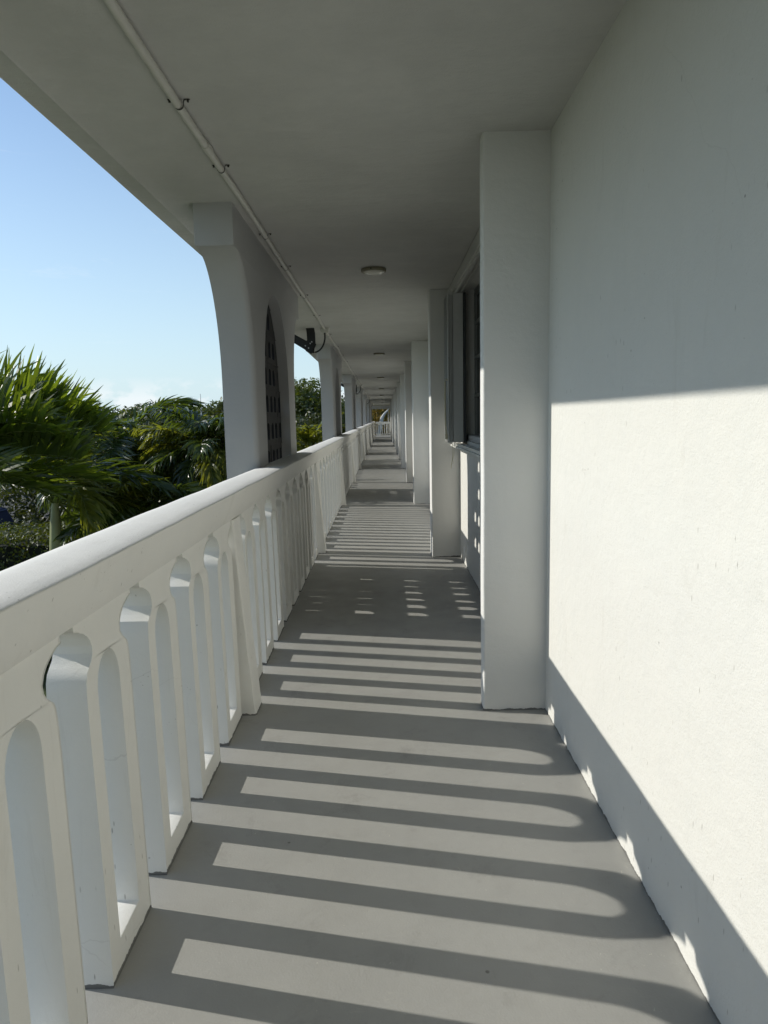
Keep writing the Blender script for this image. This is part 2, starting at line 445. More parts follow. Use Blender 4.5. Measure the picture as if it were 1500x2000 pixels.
# ------------------------------------------------------------------ pierced piers on the left
PC = 5.90
def arch_pts(c, hw, zb, zs, zt, n=26, e=2.3):
    pts = [(c+hw, zb)]
    for k in range(n+1):
        t = math.pi*k/n; cs, sn = math.cos(t), math.sin(t)
        pts.append((c + hw*math.copysign(abs(cs)**(2/e), cs), zs + (zt-zs)*abs(sn)**(2/e)))
    pts.append((c-hw, zb)); return pts
def pier_outline(top):
    H0, W0 = 1.60, 1.07
    side = [(W0, -3.05), (W0, 1.0), (W0, 1.45)]
    for k in range(15):
        t = math.pi/2*(1-k/14.)
        side.append((H0-.04 - (H0-.04-W0)*math.sin(t), 1.70+.76*math.cos(t)))
    side += [(H0, 2.462), (H0, top)]
    r = [(s, z) for s, z in side]; l = [(-s, z) for s, z in reversed(side)]
    return r + l
OPC = -.04
def open_half(z):
    if z < 1.5: return .65
    f = min(1, (z-1.5)/.92)
    return .65*max(0, 1-f**2.3)**(1/2.3)
def pier_half(z):
    if z >= 2.46: return 1.60
    if z <= 1.70: return 1.07
    return 1.56 - .49*math.sqrt(max(0, 1-((z-1.70)/.76)**2))
bmp = bmesh.new()
lv = [-3.05, -1.2, -.02, .5, 1.0, 1.25, 1.5, 1.6, 1.70, 1.78, 1.86, 1.94, 2.01, 2.08, 2.14, 2.20, 2.25, 2.29, 2.325, 2.355, 2.38, 2.398, 2.41, 2.417, 2.42, 2.45, 2.4595, 2.4605, 2.74]
cols = []
for z in lv:
    h = pier_half(z); a = open_half(z) if -.03 < z < 2.4199 else 0
    us = [-h, OPC-a, OPC+a, h] if a > 0 or z == 2.42 else [-h, OPC-.65 if z < 0 else OPC, OPC+.65 if z < 0 else OPC, h]
    cols.append(us)
def V_(cache={}):
    def g(x, u, z):
        k = (x, round(u, 5), round(z, 5))
        if k not in cache: cache[k] = bmp.verts.new((x, u, z))
        return cache[k]
    return g
gv = V_()
XB, XF = -1.075, -.85
def q4(pts):
    vs = []
    for p in pts:
        v = gv(*p)
        if v not in vs: vs.append(v)
    if len(vs) > 2:
        try: bmp.faces.new(vs)
        except ValueError: pass
RN = .045
for i in range(len(lv)-1):
    za, zb = lv[i], lv[i+1]; A, B = cols[i], cols[i+1]
    opened = za >= -.021 and zb <= 2.4201
    for x in (XB, XF):
        e = RN if x == XF else 0
        q4([(x, A[0]+e, za), (x, A[1], za), (x, B[1], zb), (x, B[0]+e, zb)])
        q4([(x, A[2], za), (x, A[3]-e, za), (x, B[3]-e, zb), (x, B[2], zb)])
        if not opened: q4([(x, A[1], za), (x, A[2], za), (x, B[2], zb), (x, B[1], zb)])
    for c, sg in ((0, 1), (3, -1)):
        pr_ = [(XB, 0)] + [(XF-RN+RN*math.sin(rad(a)), sg*(RN-RN*math.cos(rad(a)))) for a in (0, 18, 36, 54, 72, 90)]
        for (xa_, da), (xb_, db) in zip(pr_, pr_[1:]):
            q4([(xa_, A[c]+da, za), (xb_, A[c]+db, za), (xb_, B[c]+db, zb), (xa_, B[c]+da, zb)])
    if opened:
        for c in (1, 2): q4([(XB, A[c], za), (XF, A[c], za), (XF, B[c], zb), (XB, B[c], zb)])
q4([(XB, OPC-.65, -.02), (XF, OPC-.65, -.02), (XF, OPC+.65, -.02), (XB, OPC+.65, -.02)])
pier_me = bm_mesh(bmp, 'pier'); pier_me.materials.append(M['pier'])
# breeze block screen: rows of blocks, two arched slots each
bms = bmesh.new()
RH, CW = .2235, .42
def block_half(b, c, ya, yb, z0, z1, x0, x1, solid=False, hw=.062):
    """half a block: a slab ya..yb, z0..z1 pierced by one arched slot centred on c"""
    if solid: add_box(b, (x0, ya, z0), (x1, yb, z1)); return
    zs, zt = z0+.042, z0+.145
    arc = [(c-hw*math.cos(math.pi*k/8), zt+.034*math.sin(math.pi*k/8)) for k in range(9)]
    quads = [[(ya, z0), (yb, z0), (yb, zs), (ya, zs)], [(ya, zs), (c-hw, zs), (c-hw, z1), (ya, z1)], [(c+hw, zs), (yb, zs), (yb, z1), (c+hw, z1)]]
    quads += [[p, q, (q[0], z1), (p[0], z1)] for p, q in zip(arc, arc[1:])]
    for x in (x0, x1):
        for q in quads: b.faces.new([b.verts.new((x, *p)) for p in q])
    hole = [(c-hw, zs), (c+hw, zs)] + arc[::-1]
    for li, lp in enumerate((hole, [(ya, z0), (yb, z0), (yb, z1), (ya, z1)])):
        for i in range(len(lp)):
            p, q = lp[i], lp[(i+1) % len(lp)]
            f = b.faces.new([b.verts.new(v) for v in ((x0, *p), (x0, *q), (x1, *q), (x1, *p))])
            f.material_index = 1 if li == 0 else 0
rr = random.Random(3)
for r in range(12):
    z0 = 1.02 + (r-5)*RH
    for c in range(4):
        y0 = -.86 + c*CW + .02
        xo = rr.uniform(-.004, .004)
        for s in (-1, 1):
            ya, yb = sorted((y0+CW/2, y0+CW/2+s*(CW/2-.0015)))
            cc = y0+CW/2+s*.0975
            cut = abs(cc-OPC)+.063 > open_half(z0+.17)
            block_half(bms, cc, ya, yb, z0+.0015, z0+RH-.0015, -1.035+xo, -.935+xo, cut, .016 if r < 2 else (rr.choice((.055, .014, .018)) if r == 2 else .058))
    add_box(bms, (-1.03, -.83, z0-.0035), (-.930, .83, z0+.0035))
    for c in range(1, 4): add_box(bms, (-1.03, -.84+c*CW-.0025, z0+.004), (-.937, -.84+c*CW+.0025, z0+RH-.004))
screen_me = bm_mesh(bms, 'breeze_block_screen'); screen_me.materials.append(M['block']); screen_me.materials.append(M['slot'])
bmh = bmesh.new()
add_box(bmh, (-1.078, -1.603, 2.463), (-.8505, 1.603, 2.75)); bevel_sharp(bmh, .006, 2)
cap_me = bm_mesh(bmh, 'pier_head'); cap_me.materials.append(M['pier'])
for k in range(-3, 7):
    y = PC + 7.65*k
    lab = ['white pier nearest the camera, its arch filled with dark breeze blocks', 'second white pierced pier, just beyond the black light bracket'][k] if 0 <= k < 2 else ('%s white pierced pier on the left counting from the camera' % ordn[k] if k > 0 else '%s white pierced pier on the left behind the camera' % ordn[-k-1])
    t = thing('pierced_pier', lab, 'pier', (0, y, 0), 'pierced piers along the left side')
    for nm, me in (('pier_body', pier_me), ('breeze_block_screen', screen_me), ('pier_head', cap_me)):
        o = bpy.data.objects.new(nm, me); C.objects.link(o); o.parent = t
        if nm != 'breeze_block_screen' and k == -3:
            me.shade_smooth(); me.set_sharp_from_angle(angle=rad(32))
    t.location.z = zc(y) - 2.70 if k > 0 else 0

# ------------------------------------------------------------------ railing
HW = [(.0, .073), (.72, .073), (.79, .0735), (.82, .077), (.84, .086), (.852, .102), (.864, .117), (.878, .1265), (.897, .129), (.916, .119), (.930, .104), (.942, .083), (.953, .056), (.960, .031), (.9775, .030)]
PITCH = .447
def baluster_loops(zt=.990):
    L = []
    for z, h in HW: L.append((h-.073, z))       # left edge: pushed inwards where the gap bulges
    L = [(h, z) for h, z in L]
    
    left = [(-.0 + h*0 + (h), z) for h, z in L]
    
    right = [(.301-h, z) for h, z in left]
    return left, right
def baluster_mesh(seed):
    r = random.Random(seed)
    left, right = baluster_loops()
    j = lambda: r.uniform(-.0012, .0012)
    outer = [(u+j(), v) for u, v in right] + [(u+j(), v) for u, v in reversed(left)]
    hole = []
    c, hw = .1505, .0735
    hole = [(c-hw+j(), .080), (c+hw+j(), .082)]
    for z in (.3, .5): hole.append((c+hw+j(), z))
    for k in range(17):
        t = math.pi*k/16; hole.append((c+hw*math.cos(t), .765+.092*math.sin(t)))
    for z in (.5, .3): hole.append((c-hw+j(), z))
    b = bmesh.new(); add_prism(b, [outer, hole], -.092, 0., lean=-.013)
    bevel_sharp(b, .0035, 2, 40)
    me = bm_mesh(b, 'baluster'); me.materials.append(M['rail'])
    me.shade_smooth(); me.set_sharp_from_angle(angle=rad(30))
    for pl in me.polygons:
        if abs(pl.normal.x) > .95: pl.use_smooth = False
    return me
bal = [baluster_mesh(s) for s in (1, 2, 3)]

def rail_mesh(y0, y1, z0=.979, ztop=1.126):
    # inner face x=-.683, top with rounded arrises, crowned, outer face x=-.895
    P = [(-.738, z0), (-.732, z0+.003), (-.688, ztop-.012)]
    for a in (20, 45, 70): P.append((-.687-.005+.005*math.cos(rad(a)), ztop-.010+.005*math.sin(rad(a))))
    P += [(-.695, ztop-.003), (-.74, ztop+.001), (-.79, ztop+.003), (-.84, ztop), (-.878, ztop-.004), (-.892, ztop-.012), (-.896, ztop-.026), (-.896, 1.045), (-.888, 1.038), (-.836, 1.032), (-.824, .990), (-.820, z0)]
    ny = max(4, int((y1-y0)/.07)); rows = []
    b = bmesh.new()
    for i in range(ny+1):
        y = y0+(y1-y0)*i/ny; row = []
        for q, (x, z) in enumerate(P):
            w1 = mnoise.noise(Vector((11, y*2.6, 0)))*.004 + mnoise.noise(Vector((11, y*9, 0)))*.0015
            w2 = mnoise.noise(Vector((31, y*2.1, 0)))*.0035 + mnoise.noise(Vector((31, y*8, 5)))*.0012
            if q >= 10: w1 = mnoise.noise(Vector((51, y*2.2, 0)))*.004; w2 = mnoise.noise(Vector((61, y*2.2, 0)))*.003
            if q < 2 or q >= 14: w1 *= .4; w2 = 0
            row.append(b.verts.new((x+w1, y, z+w2)))
        rows.append(row)
    for a, c in zip(rows, rows[1:]):
        for q in range(len(P)): b.faces.new((a[q], a[(q+1) % len(P)], c[(q+1) % len(P)], c[q]))
    b.faces.new(rows[0]); b.faces.new(rows[-1][::-1])
    return bm_mesh(b, 'top_rail')
def post_mesh(seed):
    b = bmesh.new(); r = random.Random(seed); rows = []
    for k in range(13):
        z = .979*k/12; f = max(0, 1-z)
        xi = -.728 + .072*f**1.1 + r.uniform(-.001, .001)
        y0 = -.056 - .004*(1-f) + r.uniform(-.0015, .0015); y1 = .095 + .006*(1-f) + r.uniform(-.0015, .0015)
        c = .008
        rows.append([b.verts.new(p) for p in ((xi-c, y0, z), (xi, y0+c, z), (xi, y1-c, z), (xi-c, y1, z), (-.87, y1, z), (-.87, y0, z))])
    for a, c in zip(rows, rows[1:]):
        for q in range(6): b.faces.new((a[q], a[(q+1) % 6], c[(q+1) % 6], c[q]))
    b.faces.new(rows[0][::-1]); b.faces.new(rows[-1])
    me = bm_mesh(b, 'post'); me.materials.append(M['rail']); return me
post_me = post_mesh(4)
BAY = 4.22; P0 = 3.41
br = random.Random(12)
for k in range(-5, 13):
    y0 = P0 + BAY*k; y1 = min(y0+BAY, YEND-.05)
    if k == -1: lab = 'white railing section in the foreground with tall pierced balusters'; y1 = P0
    elif k < -1: lab = '%s white railing section behind the camera' % ordn[-k-2]
    else: lab = '%s white railing section beyond the foreground one, counting down the walkway' % ordn[k]
    t = thing('railing_section', lab, 'railing', (0, y0, 0), 'railing sections along the left side')
    me = rail_mesh(y0+.062+.0008, y1+.062-.0008); me.transform(Matrix.Translation((0, -y0, 0)))
    link('top_rail', me, M['rail_top'], t, smooth=50)
    if 1:
        o = bpy.data.objects.new('post', post_me); C.objects.link(o); o.parent = t
    if k == -1: starts = [3.03-.456*i for i in range(8)]
    else: starts = [y0+.228+PITCH*i for i in range(9)]
    for s in starts:
        if s+.3 > YEND-.1: continue
        o = bpy.data.objects.new('baluster', bal[br.randrange(3)]); C.objects.link(o); o.parent = t
        o.location = (XU + br.uniform(-.002, .002), s-y0+br.uniform(-.002, .002), .0005)
        o.rotation_euler = (br.uniform(-.002, .002), br.uniform(-.002, .002), br.uniform(-.006, .006))

# end railing across the walkway, beam and slender post beyond
t = thing('end_railing', 'small white railing closing the far end of the walkway', 'railing', (0, YEND, 0))
bm = bmesh.new(); add_box(bm, (-.66, -.05, .93), (.50, .08, 1.09)); bevel_sharp(bm, .01)
link('top_rail', bm_mesh(bm, 'end_rail'), M['rail'], t)
bm = bmesh.new(); add_box(bm, (-.66, -.02, .06), (.50, .05, .13)); bevel_sharp(bm, .006)
link('bottom_rail', bm_mesh(bm, 'end_bottom'), M['rail'], t)
ex = [-.62, -.46, -.28, -.13, .05, .22, .34, .46]
for i, x in enumerate(ex):
    hwid = .03 if i not in (5,) else .04
    bm = bmesh.new(); add_box(bm, (x-hwid, -.018, .131), (x+hwid, .045, .929)); bevel_sharp(bm, .004)
    link('baluster', bm_mesh(bm, 'end_bal'), M['rail'], t)
for x0, x1 in ((-.43, -.31), (-.10, .02)):
    bm = bmesh.new()
    lp = [(x0, .80)]
    for q in range(9):
        tt = math.pi*q/8; lp.append(((x0+x1)/2-(x1-x0)/2*math.cos(tt), .80+.06*math.sin(tt)))
    lp += [(x1, .80), (x1, .929), (x0, .929)]
    add_prism(bm, [[(x0, .80)] + [((x0+x1)/2-(x1-x0)/2*math.cos(math.pi*q/8), .80+.07*math.sin(math.pi*q/8)) for q in range(1, 8)] + [(x1, .80), (x1, .928), (x0, .928)]], -.016, .043, axis='y')
    link('arch', bm_mesh(bm, 'end_arch'), M['rail'], t)
bm = bmesh.new(); add_box(bm, (-1.0, YEND+.1, 2.13), (.9, YEND+.30, 2.42)); bevel_sharp(bm, .01)
add_box(bm, (-1.0, YEND+.06, 2.13), (.9, YEND+.098, 2.19))
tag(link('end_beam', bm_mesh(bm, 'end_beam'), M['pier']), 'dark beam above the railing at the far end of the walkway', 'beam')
bm = bmesh.new(); tube(bm, [(.385, YEND+.02, 1.0), (.385, YEND+.02, 2.14)], .022, 8)
tag(link('end_post', bm_mesh(bm, 'end_post'), M['rail']), 'slender white post standing on the far end railing', 'post')

# ------------------------------------------------------------------ conduit, junction boxes, straps
cd = thing('conduit', 'white painted conduit pipe strapped along the ceiling on the left', 'pipe', (-.777, 0, 2.68))
def cz(y): return zc(y) - (.020 if y < 9.9 else .030)
bm = bmesh.new(); yy = [YB + .6*i for i in range(140)]
yy = [y for y in yy if y < YEND]
tube(bm, [(-.777 + .004*math.sin(y*1.7) + (.012 if 12.3 < y < 12.9 else 0), y, cz(y)) for y in yy], .0165, 12)
link('pipe', loc(bm_mesh(bm, 'pipe'), cd), M['pipe'], cd, smooth=50)
def strap_mesh():
    b = bmesh.new(); r = .0178
    pts = [(-.042, 0, .018), (-.022, 0, .018), (-.0178, 0, .010)] + [(r*math.cos(rad(a)), 0, r*math.sin(rad(a))) for a in range(180, 361, 20)] + [(.0178, 0, .010), (.022, 0, .018), (.042, 0, .018)]
    V = []
    for p in pts: V.append((b.verts.new((p[0], -.005, p[2])), b.verts.new((p[0], .005, p[2])), b.verts.new((p[0]*1.05, .005, p[2]*1.05)), b.verts.new((p[0]*1.05, -.005, p[2]*1.08))))
    for a, c in zip(V, V[1:]):
        for q in range(4): b.faces.new((a[q], a[(q+1) % 4], c[(q+1) % 4], c[q]))
    for xx in (-.036, .036):
        tube(b, [(xx, 0, .019), (xx, 0, .009)], .0045, 8)
    me = bm_mesh(b, 'strap'); me.materials.append(M['dark']); return me
sm = strap_mesh()
for y in [2.97, 3.70, 5.02, 6.05, 7.4, 8.8, 10.6, 12.3, 13.9, 15.4, 17.0, 18.6, 20.2, 21.8]:
    o = bpy.data.objects.new('strap', sm); C.objects.link(o); o.parent = cd
    o.location = (.0, y, cz(y)-2.68)
bm = bmesh.new(); tube(bm, [(0, -.045, 0), (0, -.043, 0), (0, .043, 0), (0, .045, 0)], [.0165, .0205, .0205, .0165], 14)
cm = bm_mesh(bm, 'coupling'); cm.materials.append(M['pipe'])
for y in (3.42, 5.62, 9.0, 12.0, 15.0, 18.0):
    o = bpy.data.objects.new('coupling', cm); C.objects.link(o); o.parent = cd; o.location = (0, y, cz(y)-2.68)
jb = [9.95, 25.2, 40.5, 50.5]
for y in jb:
    bm = bmesh.new(); add_box(bm, (-.055, -.05, -.052), (.055, .05, .005)); bevel_sharp(bm, .006)
    add_box(bm, (-.06, -.055, -.002), (.06, .055, .010))
    tube(bm, [(0, 0, -.052), (0, 0, -.078), (0, 0, -.08)], [.028, .026, .016], 10)
    me = bm_mesh(bm, 'junction_box')
    link('junction_box', me, M['pipe'], cd).location = (.0, y, zc(y)-2.68-.02)

# black light brackets with cable
def bracket():
    parts = {}
    # plate hanging from the soffit, kinked back outwards; local origin = ceiling fixing point
    b = bmesh.new()
    lp = [(-.055, .0), (.050, .0), (.062, -.06), (.064, -.20), (.070, -.215), (.060, -.245), (.045, -.27), (.040, -.31), (-.004, -.335), (-.07, -.30), (-.068, -.24), (-.048, -.15), (-.052, -.06)]
    add_prism(b, [lp], -.025, .025, axis='y'); bevel_sharp(b, .004)
    parts['hanger'] = (b, 'black')
    b = bmesh.new()
    lp = [(.015, -.20), (.035, -.315), (.0, -.335), (-.56, .02), (-.50, .075), (-.06, -.165)]
    add_prism(b, [lp], -.055, -.027, axis='y'); bevel_sharp(b, .004)
    parts['arm'] = (b, 'black')
    b = bmesh.new()
    for x, z in ((.018, -.185), (-.003, -.205), (-.07, -.235), (-.028, -.265)):
        tube(b, [(x, -.066, z), (x, -.056, z)], .009, 8)
    parts['bolt'] = (b, 'steel')
    b = bmesh.new(); add_box(b, (-.76, -.11, -.08), (-.54, .08, .10)); add_box(b, (-.745, -.118, -.065), (-.555, -.111, .085)); bevel_sharp(b, .008)
    parts['light_head'] = (b, 'black')
    b = bmesh.new(); pts = []
    for k in range(15):
        t = k/14.; a = -math.pi/2*t
        pts.append((.195 - .155*(1-math.cos(a)) , -.0, -.105 + .215*math.sin(a)*1.0))
    tube(b, [(.195, 0, -.06)] + pts + [(.02, 0, -.318)], .0115, 10)
    parts['cable'] = (b, 'cable')
    return {k: (bm_mesh(v[0], k), M[v[1]]) for k, v in parts.items()}
bp = bracket()
blab = ['black light bracket with a looping cable under the ceiling, nearest the camera', 'second black light bracket with cable loop, farther down the ceiling', 'third small black bracket and cable loop far down the ceiling', 'farthest black bracket and cable loop near the end of the ceiling']
for i, y in enumerate(jb):
    t = thing('light_bracket', blab[i], 'light bracket', (-.972, y-.02, zc(y)-.012), 'black light brackets under the ceiling')
    for k, (me, mt) in bp.items():
        if not me.materials: me.materials.append(mt)
        o = bpy.data.objects.new(k, me); C.objects.link(o); o.parent = t

# round ceiling lights
bm = bmesh.new(); lathe(bm, [(0, 0), (.104, 0), (.106, -.004), (.106, -.022), (.102, -.027), (.088, -.027), (.088, -.020)])
ring_me = bm_mesh(bm, 'ring'); ring_me.materials.append(M['lampring'])
bm = bmesh.new(); lathe(bm, [(.092, -.022), (.086, -.029), (.072, -.037), (.052, -.042), (.03, -.0445), (0, -.045)])
dome_me = bm_mesh(bm, 'dome'); dome_me.materials.append(M['dome'])
bm = bmesh.new(); lathe(bm, [(0, -.030), (.006, -.030), (.006, -.018), (0, -.018)]); tube(bm, [(-.022, -.1, -.014), (-.022, -.109, -.014)], .006, 8)
knob_me = bm_mesh(bm, 'knob'); knob_me.materials.append(M['dark'])
for me in (ring_me, dome_me): me.shade_smooth(); me.set_sharp_from_angle(angle=rad(40))
for k in range(7):
    y = 6.24 + 7.5*k
    lab = 'round dome ceiling light nearest the camera' if k == 0 else '%s round ceiling light down the walkway from the camera' % ordn[k]
    t = thing('ceiling_light', lab, 'ceiling light', (-.058, y, zc(y) - (.012 if y > 9.9 else .002)), 'round ceiling lights')
    for nm, me in (('ring', ring_me), ('dome', dome_me), ('screw', knob_me)):
        o = bpy.data.objects.new(nm, me); C.objects.link(o); o.parent = t

# ------------------------------------------------------------------ vegetation
def pxy(px, py, y):
    """photo pixel and depth -> world point"""
    p = (px-749)/1387.; q = (815-py)/1387.
    return Vector((p*y*1.0, y, 1.45 + q*y))

def frond_geo(V, F, RV, RF, rg, base, az, el0, L, droop, nl=40, ll=.62, lw=.034, wind=Vector((.35, .1, -.35)), stiff=.5, side_up=.25):
    """appends one pinnate frond: leaflets into V,F and the rachis into RV,RF"""
    n = 22; p = Vector(base); pts = [p.copy()]; tans = []
    for i in range(n):
        t = i/n
        el = el0 - droop*(t**1.25)
        a = az + .12*math.sin(3*t + base[0])
        d = Vector((math.cos(a)*math.cos(el), math.sin(a)*math.cos(el), math.sin(el)))
        p = p + d*(L/n); pts.append(p.copy()); tans.append(d)
    tans.append(tans[-1])
    # rachis (3 sided)
    base_i = len(RV)
    for i, q in enumerate(pts):
        r = .020*(1-i/(n+1.)) + .003; t = tans[i]
        u = t.cross(Vector((0, 0, 1))).normalized(); w = u.cross(t)
        for k in range(3):
            a = 2*math.pi*k/3; RV.append(tuple(q + (u*math.cos(a)+w*math.sin(a))*r))
    for i in range(n):
        for k in range(3):
            a = base_i+i*3+k; b = base_i+i*3+(k+1) % 3; RF.append((a, b, b+3, a+3))
    for s in (-1, 1):
        for j in range(nl):
            t = .16 + .84*(j+rg.random()*.7)/nl
            fi = t*n; i = min(int(fi), n-1); q = pts[i].lerp(pts[i+1], fi-i); T = tans[i]
            u = T.cross(Vector((0, 0, 1))).normalized()*s; w = Vector((0, 0, 1)) - T*T.z
            w.normalize()
            ang = rad(60 - 34*t + rg.uniform(-12, 12))
            d = (T*math.cos(ang) + u*math.sin(ang)*1.0 + w*(side_up*rg.uniform(.7, 1.3) + rg.uniform(-.2, .2))).normalized()
            l = ll*(math.sin(math.pi*min(1, t*.93+.03))**.55)*rg.uniform(.7, 1.15)
            wd = lw*rg.uniform(.8, 1.2)
            seg = 5; nrm = d.cross(T); 
            if nrm.length < .05: nrm = Vector((0, 0, 1))
            nrm.normalize(); wv = d.cross(nrm).normalized()
            wv = (wv*math.cos(rg.uniform(-.6, .6)) + nrm*math.sin(rg.uniform(-.7, .7))).normalized()
            i0 = len(V); pos = q.copy(); dd = d.copy()
            g = (wind*rg.uniform(.5, 1.5) + Vector((rg.uniform(-.3, .3), rg.uniform(-.3, .3), rg.uniform(-.5, .2))))*(1-stiff)
            kink = rg.choice((1, 2, 3, 3, 4)) if rg.random() < .42 else 9; kv = Vector((rg.uniform(-1, 1), rg.uniform(-1, 1), rg.uniform(-1.3, -.1)))*rg.uniform(.3, .9)
            for k in range(seg+1):
                f = k/seg; hw = wd*(.4 + 1.0*math.sin(math.pi*min(1, f*.62+.16)))*.5*(1 - f**3*.95)
                V.append(tuple(pos - wv*hw)); V.append(tuple(pos + wv*hw))
                dd = (dd + g*.62*(k+1)/seg + (kv if k == kink else Vector((0, 0, 0)))).normalized(); pos = pos + dd*(l/seg)
                wv = (wv - dd*wv.dot(dd)).normalized()
            for k in range(seg):
                a = i0+2*k; F.append((a, a+1, a+3, a+2))

def mesh_from(name, V, F, mat):
    me = bpy.data.meshes.new(name); me.from_pydata(V, [], F); me.update(); me.materials.append(mat); return me

def palm(name, label, c, rg, fr, trunk_r=.12, shaft=1.0, mats=('palm', 'palm2'), group=None, parts=True, ground=-3.05, lean=0.):
    """c: crown centre (world). fr: list of (az, el, L, droop, nl, ll, lw, kw)"""
    t = thing(name, label, 'palm tree', (c[0]-lean, c[1], ground), group)
    o = Vector((c[0]-lean, c[1], ground))
    h = c[2]-ground
    bm = bmesh.new(); hs = h-shaft
    pts = []; rr = []
    for k in range(25):
        f = k/24.; pts.append((lean*f*hs/h, 0, hs*f)); rr.append(trunk_r*(1.35-.35*min(1, f*4)) * (1+.03*(k % 2)))
    tube(bm, pts, rr, 12)
    link('trunk', bm_mesh(bm, 'trunk'), M['palmtrunk'], t, smooth=60)
    bm = bmesh.new()
    tube(bm, [(lean*(hs+shaft*f)/h, 0, hs+shaft*f) for f in (0, .05, .4, .8, 1.0)], [trunk_r*1.02, trunk_r*1.12, trunk_r*1.0, trunk_r*.7, trunk_r*.35], 12)
    link('crownshaft', bm_mesh(bm, 'crownshaft'), M['shaft'], t, smooth=60)
    AV, AF, RV, RF = [], [], [], []
    for i, f in enumerate(fr):
        az, el, L, droop, nl, ll, lw, kw = f
        if parts: AV, AF, RV, RF = [], [], [], []
        base = (c[0]-o.x + .05*math.cos(az), .05*math.sin(az), h-.05)
        frond_geo(AV, AF, RV, RF, rg, base, az, el, L, droop, nl, ll, lw, **kw)
        if parts:
            m = M[mats[rg.random() < .18]]
            me = mesh_from('frond', AV, AF, m); fo = link('frond', me, None, t)
            link('midrib', mesh_from('midrib', RV, RF, M['rachis']), None, fo)
    if not parts:
        n0 = len(AV); me = bpy.data.meshes.new('crown')
        me.from_pydata(AV+RV, [], AF+[tuple(n0+q for q in f) for f in RF]); me.materials.append(M[mats[0]])
        link('crown', me, None, t)
    return t

def auto_fronds(rg, n, L, ll, lw, nl, wind=Vector((.35, .1, -.45)), els=(-.2, 1.35), droop=(1.1, 1.9), stiff=.45):
    out = []
    for i in range(n):
        az = i*2.399 + rg.uniform(-.25, .25); f = (i+.5)/n
        el = els[1] + (els[0]-els[1])*f + rg.uniform(-.2, .2)
        out.append((az, el, L*rg.uniform(.85, 1.1), rg.uniform(*droop), nl, ll*rg.uniform(.9, 1.1), lw, dict(wind=wind, stiff=stiff)))
    return out

def sel(fr, keep):
    return [f for f in fr if keep(f)]
def to_az(dx, dy): return math.atan2(dy, dx)
rg = random.Random(21)
W = Vector((.45, .05, -.62))
fr = sel(auto_fronds(rg, 34, 2.05, .70, .036, 50, W, (-.45, 1.35), (1.1, 2.0), .38), lambda f: not (math.cos(f[0]) < -.15 and f[1] < .75) and not (math.sin(f[0]) < -.1 and f[1] < .5))
palm('palm_tree', 'near palm with pale green trunk and wind-blown fronds above the railing', pxy(100, 962, 12.0), rg,
     fr, .125, 1.9, group='palms beside the building', lean=.16)
rg = random.Random(4)
up = [(rad(a), e, L, d, 46, .92, .042, dict(wind=Vector((.10, .05, .10)), stiff=.62, side_up=1.25)) for a, e, L, d in
      ((5, 1.0, 2.1, 1.1), (12, .7, 2.4, 1.1), (-20, .8, 2.1, 1.1), (35, .85, 2.3, 1.3), (75, 1.1, 2.0, .9), (-5, .35, 2.1, .6))]
up += [(rad(a), e, L, d, 46, .75, .040, dict(wind=Vector((.2, .0, -.25)), stiff=.6, side_up=.5)) for a, e, L, d in
      ((15, .75, 2.3, .9), (-15, .65, 2.1, .9), (40, .6, 2.4, .9), (0, .5, 2.0, .7), (60, .3, 2.2, .6), (20, .10, 2.2, .45), (-5, .0, 1.7, .4), (-35, .3, 1.8, .6), (120, 1., 2., .6), (180, 1.1, 1.8, .8), (50, -.05, 2.1, .5))]
palm('palm_tree', 'palm at the left edge of the view with tall upright leaflets', pxy(-150, 906, 9.5), rg, up, .11, 1.2, mats=('palm3', 'palm3'), group='palms beside the building')
rg = random.Random(8)
palm('palm_tree', 'palm just left of the first pier with drooping sunlit leaflets', pxy(402, 872, 13.5), rg,
     auto_fronds(rg, 32, 1.35, .52, .030, 48, Vector((-.15, .0, -.95)), (-.1, 1.35), (.9, 1.9), .25), .10, 1.0, group='palms beside the building')
rg = random.Random(11)
palm('palm_tree', 'bushy palm between the near palm and the palm left of the first pier', pxy(235, 862, 15.0), rg,
     auto_fronds(rg, 34, 1.9, .66, .036, 50, Vector((.5, .0, -.40)), (-.6, 1.15), (1.2, 2.0), .5), .12, 1.0, group='palms beside the building')
rg = random.Random(15)
palm('palm_tree', 'low palm filling the space under the bushy palm', pxy(290, 975, 13.0), rg,
     auto_fronds(rg, 24, 1.7, .62, .034, 46, Vector((.5, .0, -.5)), (-.5, 1.0), (.9, 1.6), .45), .10, .8, group='palms beside the building')
rg = random.Random(19)
palm('palm_tree', 'low palm seen between the first and second piers', pxy(604, 872, 24.0), rg,
     auto_fronds(rg, 26, 1.7, .5, .05, 34, Vector((.3, .0, -.4)), (-.3, 1.3), (.9, 1.6), .45), .10, .8, mats=('palm2', 'palm'), group='palms beside the building', parts=False)
rg = random.Random(29)
palm('palm_tree', 'low palm behind the left edge of the first pier', pxy(455, 905, 17.0), rg,
     auto_fronds(rg, 16, 1.6, .5, .045, 30, Vector((.3, .0, -.5)), (-.3, 1.2), (.9, 1.6), .45), .10, .8, mats=('palm2', 'palm'), group='palms beside the building', parts=False)

